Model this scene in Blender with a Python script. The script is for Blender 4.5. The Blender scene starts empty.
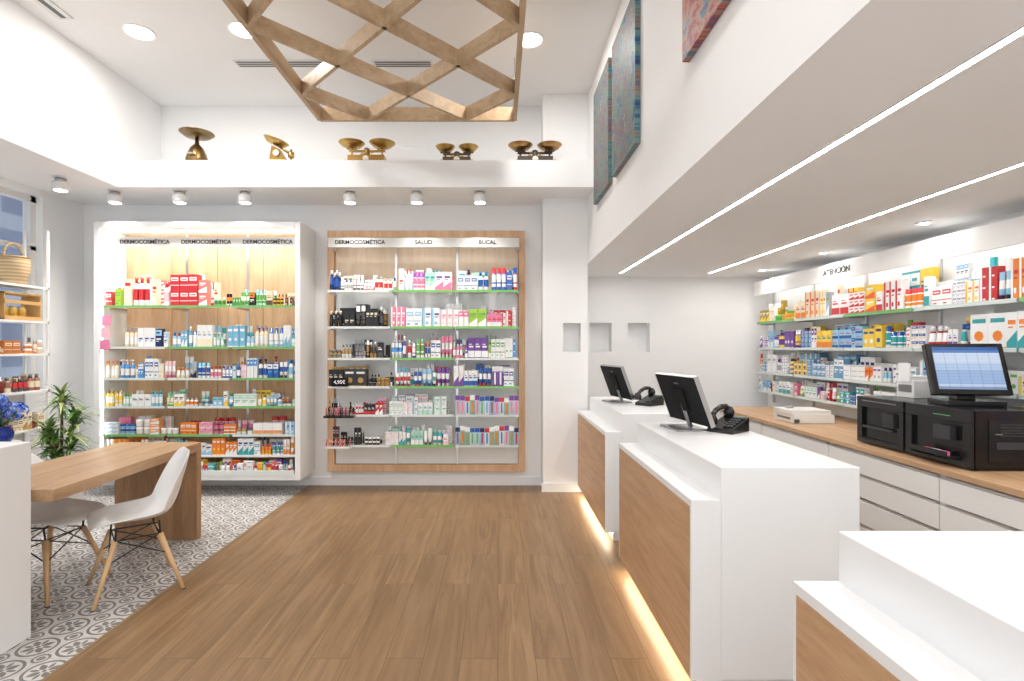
import bpy, math, random
from mathutils import Matrix, Vector
R = random.Random(11)
S = bpy.context.scene
F = 540.0
def lin(c):
    o=[]
    for x in c[:3]:
        x=x/255.0
        o.append(x/12.92 if x<=0.04045 else ((x+0.055)/1.055)**2.4)
    return (o[0],o[1],o[2],1.0)

# ------------------------------------------------------------ materials
class NT:
    def __init__(s,name):
        s.mat=bpy.data.materials.new(name); s.mat.use_nodes=True
        s.t=s.mat.node_tree; s.n=s.t.nodes; s.l=s.t.links
        s.b=s.n['Principled BSDF']
    def node(s,t): return s.n.new(t)
    def m(s,op,a,b=None,c=None):
        n=s.n.new('ShaderNodeMath'); n.operation=op
        for i,v in enumerate((a,b,c)):
            if v is None: continue
            if isinstance(v,(int,float)): n.inputs[i].default_value=v
            else: s.l.new(v,n.inputs[i])
        return n.outputs[0]
    def mix(s,f,a,b,mode='MIX'):
        n=s.n.new('ShaderNodeMix'); n.data_type='RGBA'; n.blend_type=mode
        for i,v in ((0,f),(6,a),(7,b)):
            if isinstance(v,(int,float,tuple)): n.inputs[i].default_value=v
            else: s.l.new(v,n.inputs[i])
        return n.outputs[2]
    def pos(s):
        t=s.n.new('ShaderNodeTexCoord'); x=s.n.new('ShaderNodeSeparateXYZ')
        s.l.new(t.outputs['Object'],x.inputs[0]); return x.outputs
    def comb(s,a,b,c):
        n=s.n.new('ShaderNodeCombineXYZ')
        for i,v in enumerate((a,b,c)):
            if isinstance(v,(int,float)): n.inputs[i].default_value=v
            else: s.l.new(v,n.inputs[i])
        return n.outputs[0]
    def noise(s,vec,scale,detail=4,rough=.55):
        n=s.n.new('ShaderNodeTexNoise'); s.l.new(vec,n.inputs['Vector'])
        n.inputs['Scale'].default_value=scale; n.inputs['Detail'].default_value=detail
        n.inputs['Roughness'].default_value=rough
        return n
    def ramp(s,f,stops,interp='LINEAR'):
        n=s.n.new('ShaderNodeValToRGB'); s.l.new(f,n.inputs[0]); n.color_ramp.interpolation=interp
        e=n.color_ramp.elements
        while len(e)<len(stops): e.new(0.5)
        for k,(p,c) in zip(e,stops): k.position=p; k.color=c
        return n.outputs[0]
    def base(s,c,rough=.5,metal=0,spec=.5):
        if isinstance(c,tuple): s.b.inputs['Base Color'].default_value=c
        else: s.l.new(c,s.b.inputs['Base Color'])
        s.b.inputs['Roughness'].default_value=rough; s.b.inputs['Metallic'].default_value=metal
        s.b.inputs['Specular IOR Level'].default_value=spec
        return s.mat

def plaster(name,c,rough=.7,var=.03):
    t=NT(name); p=t.pos(); n=t.noise(t.comb(p[0],p[1],p[2]),2.5,3)
    a=lin(c); b=tuple(x*(1-var) for x in a[:3])+(1,)
    return t.base(t.mix(n.outputs[0],a,b),rough,0,.3)
def attr_mat(name,rough,metal=0,spec=.5):
    t=NT(name); a=t.node('ShaderNodeAttribute'); a.attribute_name='Col'
    return t.base(a.outputs['Color'],rough,metal,spec)
def wood(name,c1,c2,along,rough=.45,sc=1.0,c3=None):
    t=NT(name); p=t.pos()
    k=[9*sc,9*sc,9*sc]; k[along]=.9*sc
    v=t.comb(t.m('MULTIPLY',p[0],k[0]),t.m('MULTIPLY',p[1],k[1]),t.m('MULTIPLY',p[2],k[2]))
    n=t.noise(v,1.6,5,.6); n.inputs['Distortion'].default_value=.7
    n2=t.noise(v,9,3,.6)
    f=t.m('ADD',t.m('MULTIPLY',n.outputs[0],.75),t.m('MULTIPLY',n2.outputs[0],.25))
    return t.base(t.ramp(f,[(.36,lin(c2)),(.62,lin(c1))]),rough,0,.35)
def emis(name,c,s):
    t=NT(name); t.base(lin(c),.5)
    t.b.inputs['Emission Color'].default_value=lin(c); t.b.inputs['Emission Strength'].default_value=s
    return t.mat

M_wall=plaster('wall_plaster',(244,244,244),.7,.02)
M_ceil=plaster('ceiling_plaster',(244,244,244),.7,.02)
M_white=plaster('white_solid_surface',(239,240,241),.28,.01)
M_paint=attr_mat('painted_plastic',.42)
M_gloss=attr_mat('glossy_plastic',.22)
M_metal=attr_mat('metal',.30,1.0)
M_matte=attr_mat('matte',.75,0,.2)
M_oak=wood('oak_panel',(226,188,150),(204,162,124),2)
M_oakY=wood('oak_panel_long',(208,172,136),(182,144,108),1)
M_oakC=wood('counter_oak',(204,168,132),(182,142,108),1,.45,1.3)
M_lat=wood('lattice_wood',(200,174,142),(178,150,118),1,.5)
M_led=emis('led_white',(255,253,250),9)
M_ledc=emis('led_ceiling',(255,252,248),36)
M_ledw=emis('led_warm',(255,242,218),5)
M_text=plaster('text_grey',(60,58,56),.8)
ATT=[M_paint,M_gloss,M_metal,M_matte,M_led,M_ledc]

def glassmat():
    t=NT('shelf_glass'); t.base(lin((196,226,212)),.05,0,.5)
    t.b.inputs['Alpha'].default_value=.25
    return t.mat
M_glass=glassmat()
def panemat():
    t=NT('window_glass'); t.base(lin((200,215,225)),.02); t.b.inputs['Alpha'].default_value=.15
    return t.mat
M_pane=panemat()

def floor_wood():
    t=NT('floor_planks'); p=t.pos()
    br=t.node('ShaderNodeTexBrick'); t.l.new(t.comb(p[1],p[0],0.0),br.inputs['Vector'])
    br.inputs['Scale'].default_value=1; br.inputs['Brick Width'].default_value=1.3; br.inputs['Row Height'].default_value=.18
    br.inputs['Mortar Size'].default_value=.0014; br.inputs['Bias'].default_value=0
    br.inputs['Color1'].default_value=(0,0,0,1); br.inputs['Color2'].default_value=(1,1,1,1); br.inputs['Mortar'].default_value=(.5,.5,.5,1)
    br.offset=.37; br.offset_frequency=2
    sep=t.node('ShaderNodeSeparateColor'); t.l.new(br.outputs['Color'],sep.inputs[0]); rnd=sep.outputs[0]
    v=t.comb(t.m('MULTIPLY',p[0],13),t.m('ADD',t.m('MULTIPLY',p[1],.9),t.m('MULTIPLY',rnd,7)),t.m('MULTIPLY',rnd,5))
    n=t.noise(v,1.2,6,.6); n.inputs['Distortion'].default_value=1.1
    c=t.ramp(n.outputs[0],[(.3,lin((120,92,62))),(.5,lin((142,112,80))),(.72,lin((160,130,97)))])
    c=t.mix(t.m('MULTIPLY',rnd,.4),c,lin((124,96,68)))
    c=t.mix(br.outputs['Fac'],c,lin((98,76,54)))
    return t.base(c,.36,0,.4)
def floor_tile():
    t=NT('floor_hydraulic_tile'); p=t.pos(); T=.2
    def fr(x): return t.m('ABSOLUTE',t.m('SUBTRACT',t.m('FRACT',t.m('ADD',t.m('DIVIDE',x,T),100.0)),.5))
    a=fr(p[0]); b=fr(p[1])
    def ln(x,y): return t.m('SQRT',t.m('ADD',t.m('MULTIPLY',x,x),t.m('MULTIPLY',y,y)))
    r=ln(a,b); ia=t.m('SUBTRACT',.5,a); ib=t.m('SUBTRACT',.5,b); rc=ln(ia,ib)
    def band(x,c,w): return t.m('LESS_THAN',t.m('ABSOLUTE',t.m('SUBTRACT',x,c)),w)
    ms=[band(r,.41,.035),band(rc,.17,.028),t.m('LESS_THAN',rc,.09),t.m('LESS_THAN',r,.05)]
    w=t.m('MULTIPLY',t.m('SINE',t.m('MULTIPLY',t.m('SUBTRACT',r,.06),11.0)),.11)
    leaf=t.m('MULTIPLY',t.m('LESS_THAN',t.m('ABSOLUTE',t.m('SUBTRACT',a,b)),w),t.m('LESS_THAN',r,.34))
    mn=t.m('MINIMUM',a,b); w2=t.m('MULTIPLY',t.m('SINE',t.m('MULTIPLY',t.m('SUBTRACT',r,.1),12.5)),.045)
    leaf2=t.m('MULTIPLY',t.m('LESS_THAN',mn,w2),t.m('LESS_THAN',r,.35))
    m=leaf
    for q in ms+[leaf2]: m=t.m('MAXIMUM',m,q)
    n=t.noise(t.comb(p[0],p[1],0.0),6,3)
    dark=t.mix(n.outputs[0],lin((108,103,101)),lin((138,132,129)))
    c=t.mix(m,lin((212,209,206)),dark)
    g=t.m('GREATER_THAN',t.m('MAXIMUM',a,b),.493)
    c=t.mix(g,c,lin((170,166,163)))
    return t.base(c,.4,0,.4)

# ------------------------------------------------------------ mesh builder
class MB:
    def __init__(s): s.v=[];s.f=[];s.c=[];s.mi=[];s.sm=[];s.M=Matrix.Identity(4)
    def addv(s,pts):
        b=len(s.v)
        for p in pts: s.v.append(tuple(s.M@Vector(p)))
        return b
    def face(s,idx,col,mat,sm=False):
        s.f.append(tuple(idx)); s.c.append(lin(col)); s.mi.append(mat); s.sm.append(sm)
    def box(s,x0,x1,y0,y1,z0,z1,col=(240,240,240),mat=0):
        if x0>x1: x0,x1=x1,x0
        b=s.addv([(x0,y0,z0),(x1,y0,z0),(x1,y1,z0),(x0,y1,z0),(x0,y0,z1),(x1,y0,z1),(x1,y1,z1),(x0,y1,z1)])
        for q in ((3,2,1,0),(4,5,6,7),(0,1,5,4),(1,2,6,5),(2,3,7,6),(3,0,4,7)): s.face([b+i for i in q],col,mat)
    def hexa(s,pts,col,mat=0):
        b=s.addv(pts)
        for q in ((3,2,1,0),(4,5,6,7),(0,1,5,4),(1,2,6,5),(2,3,7,6),(3,0,4,7)): s.face([b+i for i in q],col,mat)
    def quad(s,pts,col,mat=0):
        b=s.addv(pts); s.face(range(b,b+len(pts)),col,mat)
    def lathe(s,prof,c=(0,0,0),n=12,mat=0,cols=None,col=(200,200,200),sx=1,sy=1,sm=True):
        b=len(s.v)
        for (r,z) in prof:
            s.addv([(c[0]+sx*r*math.cos(2*math.pi*i/n),c[1]+sy*r*math.sin(2*math.pi*i/n),c[2]+z) for i in range(n)])
        for k in range(len(prof)-1):
            cc=cols[k] if cols else col
            for i in range(n):
                j=(i+1)%n
                s.face((b+k*n+i,b+k*n+j,b+(k+1)*n+j,b+(k+1)*n+i),cc,mat,sm)
        s.face([b+i for i in range(n)][::-1],cols[0] if cols else col,mat)
        q=b+(len(prof)-1)*n
        s.face([q+i for i in range(n)],cols[-1] if cols else col,mat)
    def rod(s,p0,p1,r0,r1=None,col=(200,200,200),mat=0,n=8):
        r1=r0 if r1 is None else r1
        p0=Vector(p0);p1=Vector(p1);d=(p1-p0)
        q=d.to_track_quat('Z','Y').to_matrix().to_4x4()
        old=s.M; s.M=old@Matrix.Translation(p0)@q
        s.lathe([(r0,0),(r1,d.length)],n=n,mat=mat,col=col); s.M=old
    def build(s,name,mats=None,parent=None,bevel=0,sub=0,solid=0):
        me=bpy.data.meshes.new(name); me.from_pydata(s.v,[],s.f)
        for m in (mats or ATT): me.materials.append(m)
        ca=me.color_attributes.new('Col','FLOAT_COLOR','CORNER')
        buf=[]
        for f,c in zip(s.f,s.c): buf.extend(c*len(f))
        ca.data.foreach_set('color',buf)
        me.polygons.foreach_set('material_index',s.mi)
        me.polygons.foreach_set('use_smooth',s.sm)
        me.update()
        o=bpy.data.objects.new(name,me); S.collection.objects.link(o)
        if parent: o.parent=parent
        if solid:
            m=o.modifiers.new('s','SOLIDIFY'); m.thickness=solid
        if bevel:
            m=o.modifiers.new('b','BEVEL'); m.width=bevel; m.segments=2; m.limit_method='ANGLE'
        if sub:
            m=o.modifiers.new('ss','SUBSURF'); m.levels=sub; m.render_levels=sub
        return o
def sbox(name,x0,x1,y0,y1,z0,z1,mat,bevel=0,parent=None):
    m=MB(); m.box(x0,x1,y0,y1,z0,z1); return m.build(name,[mat],parent,bevel)
def empty(name,loc=(0,0,0),rz=0):
    e=bpy.data.objects.new(name,None); e.location=loc; e.rotation_euler=(0,0,rz); S.collection.objects.link(e); return e
def text(name,body,loc,rot,size,parent=None,mat=None,align='CENTER',sp=1.0):
    c=bpy.data.curves.new(name,'FONT'); c.body=body; c.size=size; c.align_x=align; c.align_y='CENTER'; c.extrude=.0015; c.space_character=sp; c.offset=.001
    c.materials.append(mat or M_text)
    o=bpy.data.objects.new(name,c); o.location=loc; o.rotation_euler=rot; S.collection.objects.link(o)
    if parent: o.parent=parent
    return o
def area(name,loc,rot,sx,sy,e,col=(255,252,248),shape='RECTANGLE',parent=None,spread=None):
    l=bpy.data.lights.new(name,'AREA'); l.shape=shape; l.size=sx
    if shape in('RECTANGLE','ELLIPSE'): l.size_y=sy
    l.energy=e; l.color=lin(col)[:3]
    if spread: l.spread=spread
    o=bpy.data.objects.new(name,l); o.location=loc; o.rotation_euler=rot; S.collection.objects.link(o)
    if parent: o.parent=parent
    return o
def wall_holes(name,mat,a0,a1,z0,z1,t0,t1,holes,axis):
    As=sorted(set([a0,a1]+[h[0] for h in holes]+[h[1] for h in holes])); Zs=sorted(set([z0,z1]+[h[2] for h in holes]+[h[3] for h in holes]))
    m=MB()
    for i in range(len(As)-1):
        for j in range(len(Zs)-1):
            ca=(As[i]+As[i+1])/2; cz=(Zs[j]+Zs[j+1])/2
            if any(h[0]<ca<h[1] and h[2]<cz<h[3] for h in holes): continue
            if axis=='x': m.box(As[i],As[i+1],t0,t1,Zs[j],Zs[j+1])
            else: m.box(t0,t1,As[i],As[i+1],Zs[j],Zs[j+1])
    return m.build(name,[mat])

# ------------------------------------------------------------ room shell
ZC=4.12; ZS=2.365; XB=.93; YB=5.87; YA=6.7; XR=3.35; XL=-4.5; Y0=-2.2
sbox('floor',-2.04,XR+.2,Y0,YA+.2,-.1,0,floor_wood())
sbox('floor_tiled',XL-.2,-2.04,Y0,YB+.2,-.1,0,floor_tile())
sbox('trim_floor',-2.055,-2.035,Y0,YB,-.05,.003,plaster('brass_trim',(150,125,95),.4))
sbox('wall_back',XL-.2,.467,YB,YB+.2,0,ZC+.1,M_wall)
wall_holes('wall_pillar',M_wall,.467,XB,0,ZC+.1,5.6,5.75,[(.675,.86,1.448,1.749)],'x')
sbox('wall_pillar_core',.467,XB,5.75,YA+.2,0,ZC+.1,M_wall)
wall_holes('wall_alcove',M_wall,XB,XR+.2,0,ZS+.1,YA,YA+.16,[(1.14,1.41,1.44,1.8),(1.61,1.885,1.44,1.8)],'x')
sbox('wall_alcove_core',XB,XR+.2,YA+.16,YA+.3,0,ZS+.1,M_wall)
sbox('wall_right',XR,XR+.2,Y0,YA,0,ZS+.1,M_wall)
wall_holes('wall_left',M_wall,Y0,YB,0,ZC+.1,XL-.2,XL,[(2.9,5.34,1.05,2.98),(.2,2.6,.3,2.98)],'y')
sbox('ceiling',XL-.2,XB+.3,Y0,YB+.1,ZC,ZC+.15,M_ceil)
sbox('ceiling_left_soffit',XL,-3.66,Y0,YB,3.04,ZC,M_wall)
sbox('ceiling_counter_soffit',XB,XR+.2,Y0,YA+.1,ZS,ZC+.15,M_wall)
sbox('trim_ledge',-3.66,XB,5.2,YB,3.04,3.30,M_wall)
sbox('baseboard_back',XL,.467,YB-.015,YB,0,.09,M_white)
sbox('baseboard_pillar',.452,.935,5.585,5.6,0,.09,M_white)
m=MB()
for x in (-4.5,-2.2,0,2,3.3): m.box(x-.04,x+.04,Y0,Y0+.08,0,ZC,(90,90,92))
m.box(XL,XR,Y0,Y0+.08,2.3,2.36,(90,90,92)); 
m.build('window_3')  # unseen frame added across the open back, left open so world light enters

for n,(a,b,z0,z1) in enumerate(((2.9,5.34,1.05,2.98),(.2,2.6,.3,2.98))):
    e=empty('window_%d'%(n+1)); m=MB(); fc=(228,228,226)
    x0,x1=XL-.14,XL-.07
    m.box(x0,x1,a,a+.06,z0,z1,fc);m.box(x0,x1,b-.06,b,z0,z1,fc);m.box(x0,x1,a,b,z0,z0+.06,fc);m.box(x0,x1,a,b,z1-.06,z1,fc)
    k=3
    for i in range(1,k): y=a+(b-a)*i/k; m.box(x0,x1,y-.02,y+.02,z0,z1,fc)
    m.box(x0,x1,a,b,2.45,2.49,(200,200,202))
    m.build('frame_%d'%(n+1),None,e); q=MB(); q.box(XL-.11,XL-.10,a,b,z0,z1); q.build('pane_%d'%(n+1),[M_pane],e)
t=NT('facade'); p=t.pos(); br=t.node('ShaderNodeTexBrick'); t.l.new(t.comb(p[1],p[2],0.0),br.inputs['Vector'])
br.inputs['Scale'].default_value=1; br.inputs['Brick Width'].default_value=1.5; br.inputs['Row Height'].default_value=1.1
br.inputs['Mortar Size'].default_value=.12; br.inputs['Color1'].default_value=lin((60,74,104)); br.inputs['Color2'].default_value=lin((84,100,134)); br.inputs['Mortar'].default_value=lin((120,130,150))
t.base(br.outputs['Color'],.6)
sbox('street_facade',-7.2,-7,-4,14,-.1,6,t.mat)

# ------------------------------------------------------------ ceiling light fixtures
def downlight(x,y,z,r,e,name='ceiling_downlight'):
    m=MB(); m.lathe([(r+.02,-.008),(r+.02,.0),(r,.0)],(x,y,z),32,0,col=(250,250,250))
    m.lathe([(r,-.012),(r,-.009)],(x,y,z),32,4,col=(255,255,255))
    o=m.build(name)
    area('downlight_lamp',(x,y,z-.02),(0,0,0),2*r,2*r,e,shape='DISK',parent=o)
for (x,y) in ((-2.98,4.49),(-2.1,4.46),(.27,4.6),(-2.98,2.2),(.4,1.6),(-2.6,0.2),(-.9,0.2),(.4,-.8),(-3.2,3.1)):
    downlight(x,y,ZC,.10,11)
for (x,y) in ((2.96,6.05),(2.97,4.93),(2.96,3.75),(2.96,2.4)):
    downlight(x,y,ZS,.03,2.2,'recessed_spotlight')
for n,(x,y1) in enumerate(((1.43,6.31),(2.47,6.31))):
    m=MB(); m.box(x-.013,x+.013,-1.5,y1,ZS-.004,ZS+.002,(255,255,255),5); m.box(x-.019,x-.013,-1.5,y1,ZS-.005,ZS,(235,235,235)); m.box(x+.013,x+.019,-1.5,y1,ZS-.005,ZS,(235,235,235))
    m.build('ceiling_led_strip')
for (x0,x1,y) in ((-2.42,-1.5,4.98),(-1.15,-.6,4.98)):
    m=MB(); m.box(x0,x1,y-.06,y+.06,ZC-.012,ZC,(225,225,225))
    for k in range(3): m.box(x0+.02,x1-.02,y-.045+k*.035,y-.028+k*.035,ZC-.014,ZC-.011,(60,60,60))
    m.build('air_vent')
m=MB(); m.box(-3.5,-3.38,2.6,4.3,ZC-.012,ZC,(225,225,225)); m.box(-3.46,-3.42,2.62,4.28,ZC-.014,ZC-.01,(90,90,90)); m.build('air_vent')
def can(x,y,z):
    m=MB(); m.lathe([(.062,-.012),(.062,0)],(x,y,z),20,0,col=(240,240,240))
    m.lathe([(.045,-.05),(.045,-.012)],(x,y,z),20,2,col=(190,190,190))
    m.lathe([(.06,-.12),(.066,-.115),(.066,-.05),(.06,-.045)],(x,y,z),20,0,col=(232,232,230))
    m.lathe([(.05,-.123),(.05,-.1195)],(x,y,z),20,4)
    o=m.build('surface_spotlight')
    l=bpy.data.lights.new('spot','SPOT'); l.energy=44; l.spot_size=1.9; l.spot_blend=1; l.shadow_soft_size=.05; l.color=lin((255,251,244))[:3]
    q=bpy.data.objects.new('spot_lamp',l); q.location=(x,y,z-.13); q.rotation_euler=(.05,0,0); S.collection.objects.link(q); q.parent=o
for u in (115,180,245,350,417,480): can((u-498)*5.32/F,5.32,3.04)
can(-3.97,4.9,3.04)

# ------------------------------------------------------------ lattice
def lattice():
    x0,x1,y0,y1,z0,z1=-1.62,.150,1.2,4.92,3.56,3.68
    m=MB(); th=.015
    m.box(x0-.02,x0+.015,y0,y1,z0,z1);m.box(x1-.015,x1+.02,y0,y1,z0,z1);m.box(x0,x1,y0-.02,y0+.015,z0,z1);m.box(x0,x1,y1-.015,y1+.02,z0,z1)
    W=(x1-x0)/2.0; L=.95
    for sgn in (1,-1):
        for k in range(-8,20):
            pts=[]
            for yy in (y0,y1):
                xx=x0+W*(k+.5+sgn*(y1-yy)/L); pts.append((xx,yy))
            (xa,ya),(xb,yb)=pts
            if abs(xb-xa)<1e-6: continue
            ts=[]
            for xe in (x0,x1): ts.append((xe-xa)/(xb-xa))
            t0=max(0,min(ts)); t1=min(1,max(ts))
            if t1-t0<.02: continue
            p=Vector((xa+(xb-xa)*t0,ya+(yb-ya)*t0,0)); q=Vector((xa+(xb-xa)*t1,ya+(yb-ya)*t1,0))
            d=(q-p).normalized(); n=Vector((-d.y,d.x,0))*th; a=Vector((0,0,z0+.003)); b=Vector((0,0,z1-.003))
            m.hexa([p+n+a,p-n+a,q-n+a,q+n+a,p+n+b,p-n+b,q-n+b,q+n+b],(200,180,150),0)
    e=empty('hanging_wood_lattice'); m.build('lattice_frame',[M_lat],e)
    c=MB()
    for x in (x0,x1,):
        for y in (y0+.1,3.0,y1-.03): c.rod((x,y,z1),(x,y,ZC),.003,col=(180,180,180),mat=2,n=6)
    c.build('suspension_cables',None,e)
lattice()

# ------------------------------------------------------------ paintings
def painting(name,y0,y1,z0,z1,seed,stops):
    t=NT('canvas_%d'%seed); p=t.pos(); v=t.comb(t.m('ADD',p[1],seed*3.0),p[2],0.0)
    n=t.noise(v,5,12,.85); n.inputs['Distortion'].default_value=.8
    t.base(t.ramp(n.outputs[0],stops),.55)
    m=MB(); m.box(XB-.037,XB-.002,y0,y1,z0,z1); m.build(name,[t.mat],None,.003)
st1=[(.3,lin((12,24,54))),(.42,lin((30,76,120))),(.48,lin((100,150,140))),(.52,lin((150,90,60))),(.56,lin((40,90,140))),(.62,lin((170,156,112))),(.7,lin((16,28,58)))]
st2=[(.3,lin((110,30,36))),(.42,lin((60,100,130))),(.48,lin((170,150,130))),(.52,lin((180,60,40))),(.58,lin((50,80,120))),(.64,lin((190,110,60))),(.72,lin((40,36,60)))]
painting('abstract_painting',4.38,5.05,2.83,3.85,1,st1); painting('abstract_painting',3.52,4.24,2.83,3.85,2,st1); painting('abstract_painting',1.85,2.62,2.88,3.8,5,st2)

# ------------------------------------------------------------ products
W_=(240,240,240)
def item(m,kind,s,t,z,w,h,d,c1,c2,c3,st=0):
    if kind=='box':
        m.box(s-w/2,s+w/2,t,t+d,z,z+h,c1)
        def rc(a,b,c,dd,col,e=.0012):
            x0=s-w/2+w*a; x1=s-w/2+w*b; m.quad([(x0,t-e,z+h*c),(x1,t-e,z+h*c),(x1,t-e,z+h*dd),(x0,t-e,z+h*dd)],col)
        if st==0: rc(0,1,.05,.36,c2); rc(.14,.8,.52,.60,c3); rc(.14,.6,.66,.70,c3)
        elif st==1: rc(0,1,.62,.94,c2); rc(.14,.86,.40,.48,c3); rc(.14,.55,.3,.34,c3); rc(.14,.7,.74,.82,c1,.002)
        elif st==2: rc(0,.28,0,1,c2); rc(.38,.92,.62,.72,c3); rc(.38,.8,.5,.54,c3); rc(.38,.7,.14,.28,c2)
        elif st==3:
            m.quad([(s-w/2,t-.0012,z),(s+w/2,t-.0012,z),(s+w/2,t-.0012,z+h*.5),(s-w/2,t-.0012,z+h*.18)],c2); rc(.14,.86,.66,.78,c3); rc(.14,.6,.56,.6,c3)
        elif st==4:
            r=min(w,h)*.27; cz=z+h*.36; m.quad([(s+r*math.cos(a*math.pi/4),t-.0012,cz+r*math.sin(a*math.pi/4)) for a in range(8)],c2); rc(.12,.88,.74,.86,c3); rc(0,1,.0,.05,c2)
        else:
            rc(0,1,.3,.34,c2); rc(.1,.9,.6,.82,c2); rc(.2,.8,.67,.74,c1,.002); rc(.14,.5,.12,.18,c3)
        m.quad([(s-w/2-.0012,t+d*.9,z+h*.1),(s-w/2-.0012,t+d*.1,z+h*.1),(s-w/2-.0012,t+d*.1,z+h*.4),(s-w/2-.0012,t+d*.9,z+h*.4)],c2)
    elif kind=='bottle':
        r=w*.46; c=(s,t+r,z)
        if st%3==0: m.lathe([(r*.92,0),(r,h*.03),(r,h*.2),(r,h*.58),(r,h*.68),(r*.45,h*.76),(r*.45,h*.78),(r*.5,h*.78),(r*.5,h)],c,10,1,cols=[c1,c1,c2,c1,c1,c1,c3,c3])
        elif st%3==1: m.lathe([(r*.9,0),(r,h*.02),(r,h*.16),(r,h*.30),(r,h*.36),(r,h*.7),(r*.96,h*.74),(r*.8,h*.745),(r*.8,h)],c,10,1,cols=[c1,c1,c2,c1,c2,c1,c1,c3],sy=.8)
        else: m.lathe([(r*.7,0),(r*.95,h*.05),(r,h*.3),(r*.8,h*.5),(r*.75,h*.7),(r*.5,h*.78),(r*.55,h*.78),(r*.5,h)],c,10,1,cols=[c1,c1,c2,c2,c1,c1,c3])
    elif kind=='pump':
        r=w*.44; c=(s,t+r,z)
        m.lathe([(r,0),(r,h*.15),(r,h*.5),(r,h*.66),(r*.35,h*.72),(r*.3,h*.88),(r*.6,h*.89),(r*.6,h*.96)],c,9,1,cols=[c1,c2,c1,c1,c3,c3,c3])
        m.box(s-.005,s+.005,t-.01,t+r,z+h*.9,z+h*.95,c3,1)
    elif kind=='tube':
        r=w*.44
        n=10; b=len(m.v)
        prof=[(r*.55,r*.55,0,c3),(r*.6,r*.6,h*.16,c3),(r*.9,r*.75,h*.18,c1),(r,r*.65,h*.4,c2),(r*1.02,r*.4,h*.7,c1),(r*1.08,.002,h,c1)]
        for (rx,ry,zz,_) in prof: m.addv([(s+rx*math.cos(2*math.pi*i/n),t+r*.8+ry*math.sin(2*math.pi*i/n),z+zz) for i in range(n)])
        for k in range(len(prof)-1):
            for i in range(n):
                j=(i+1)%n; m.face((b+k*n+i,b+k*n+j,b+(k+1)*n+j,b+(k+1)*n+i),prof[k][3],1,True)
    elif kind=='jar':
        r=w*.48; m.lathe([(r*.9,0),(r,h*.1),(r,h*.55),(r*1.02,h*.57),(r*1.02,h*.95),(r*.95,h)],(s,t+r,z),10,1,cols=[c1,c2,c1,c3,c3])
    elif kind=='pack':
        m.box(s-w/2,s+w/2,t,t+.004,z,z+h,c1)
        m.quad([(s-w/2,t-.001,z+h*.75),(s+w/2,t-.001,z+h*.75),(s+w/2,t-.001,z+h),(s-w/2,t-.001,z+h)],c2)
        m.box(s-w*.16,s+w*.16,t-.014,t,z+h*.1,z+h*.7,c3,1)
def row(m,s0,s1,t,z,h,d,pal,kinds,wr=(.045,.08),hv=(.6,1.0),gap=.003,stack=.0,run=(1,3),top=None,back=1.0):
    def band(tt,dmax,front):
        s=s0
        while s<s1-.025:
            k=R.choice(kinds); w=R.uniform(*wr)*.8
            if k=='box': w*=R.choice((.7,1.0,1.3))
            if k in('bottle','tube','pump'): w*=.82
            hh=h*R.uniform(*hv)*(1 if front else 1.1)
            if k=='jar': hh=min(hh,w*1.0)
            lv=1
            if k=='jar' : lv=2 if R.random()<.6 and w*2<h else 1
            if k=='box' and R.random()<stack: lv=R.choice((2,3))
            c1,c2,c3=R.choice(pal); n=R.randint(*run); st=R.randint(0,5)
            if R.random()<.2: c1,c2=c2,c1
            if R.random()<.1: s+=R.uniform(.01,.035)
            if not front and R.random()>back: s+=w*n; continue
            for i in range(n):
                if s+w>s1: break
                j=R.uniform(0,.012) if front else 0; dd=min(dmax,max(.03,w*.9))
                hq=hh*R.uniform(.985,1.0)
                for l in range(lv):
                    if k=='jar': item(m,k,s+w/2,tt+j,z+l*hq,w-gap,hq-.001,dd,c1,c2,c3,st)
                    else: item(m,k,s+w/2,tt+j,z+l*hq/lv,w-gap,hq/lv-.001,dd,c1,c2,c3,st)
                s+=w
            s+=R.uniform(0,.007)
    band(t,d*.4,True)
    if d>.12: band(t+d*.5,d*.4,False)
white=W_; red=(200,50,56); pink=(230,125,160); lpink=(242,196,208); orange=(236,134,46); yel=(242,204,74); green=(100,175,85); teal=(55,160,168); lblue=(150,198,226); blue=(36,88,168); navy=(28,42,92); purple=(114,70,154); black=(28,28,30); cream=(238,222,196); mint=(175,218,198); gray=(172,177,182); lime=(160,198,66); gold=(180,140,76)
def T(a,b=None,c=None): return (a,b or a,c or (110,110,110))
pW=[T(white,lblue,blue),T(white,gray),T(white,mint,teal),T(white,white,(90,90,90)),T(white,lpink,red)]
pRed=[T(white,red,red),T(cream,red,(120,40,40)),T((240,215,180),gold,(120,70,40)),T(cream,white,red),T(white,cream,gold),T(white,lpink,red),T((225,120,110),white,white),T(cream,cream,red)]
pDark=[T(green,(60,120,60),white),T(black,orange,white),T(orange,yel,black),T((90,60,50),cream,gold),T(mint,green,teal),T(navy,gray,black),T(white,green,green)]
pAqua=[T(white,lblue,teal),T(lblue,white,blue),T(teal,white,white),T(mint,white,teal),T(white,cream,gray),T((120,180,210),white,white),T(white,white,blue),T(navy,lblue,white)]
pMix3=[T(white,pink,red),T(lpink,white,pink),T(blue,white,(90,180,220)),T(white,blue,navy),T(cream,white,orange),T((80,150,215),white,white),T(black,gray,gray),T(white,lblue,blue)]
pMint=[T(cream,green,(90,130,80)),T(white,mint,green),T(mint,white,green),T(white,yel,(140,110,40)),T(white,white,(80,80,80)),T(lblue,white,teal),T(white,orange,gray)]
pPk=[T(white,orange,(150,80,40)),T(lpink,pink,red),T(white,pink,(150,60,90)),T(cream,white,gold),T((235,160,100),white,white),T(white,lblue,blue)]
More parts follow.
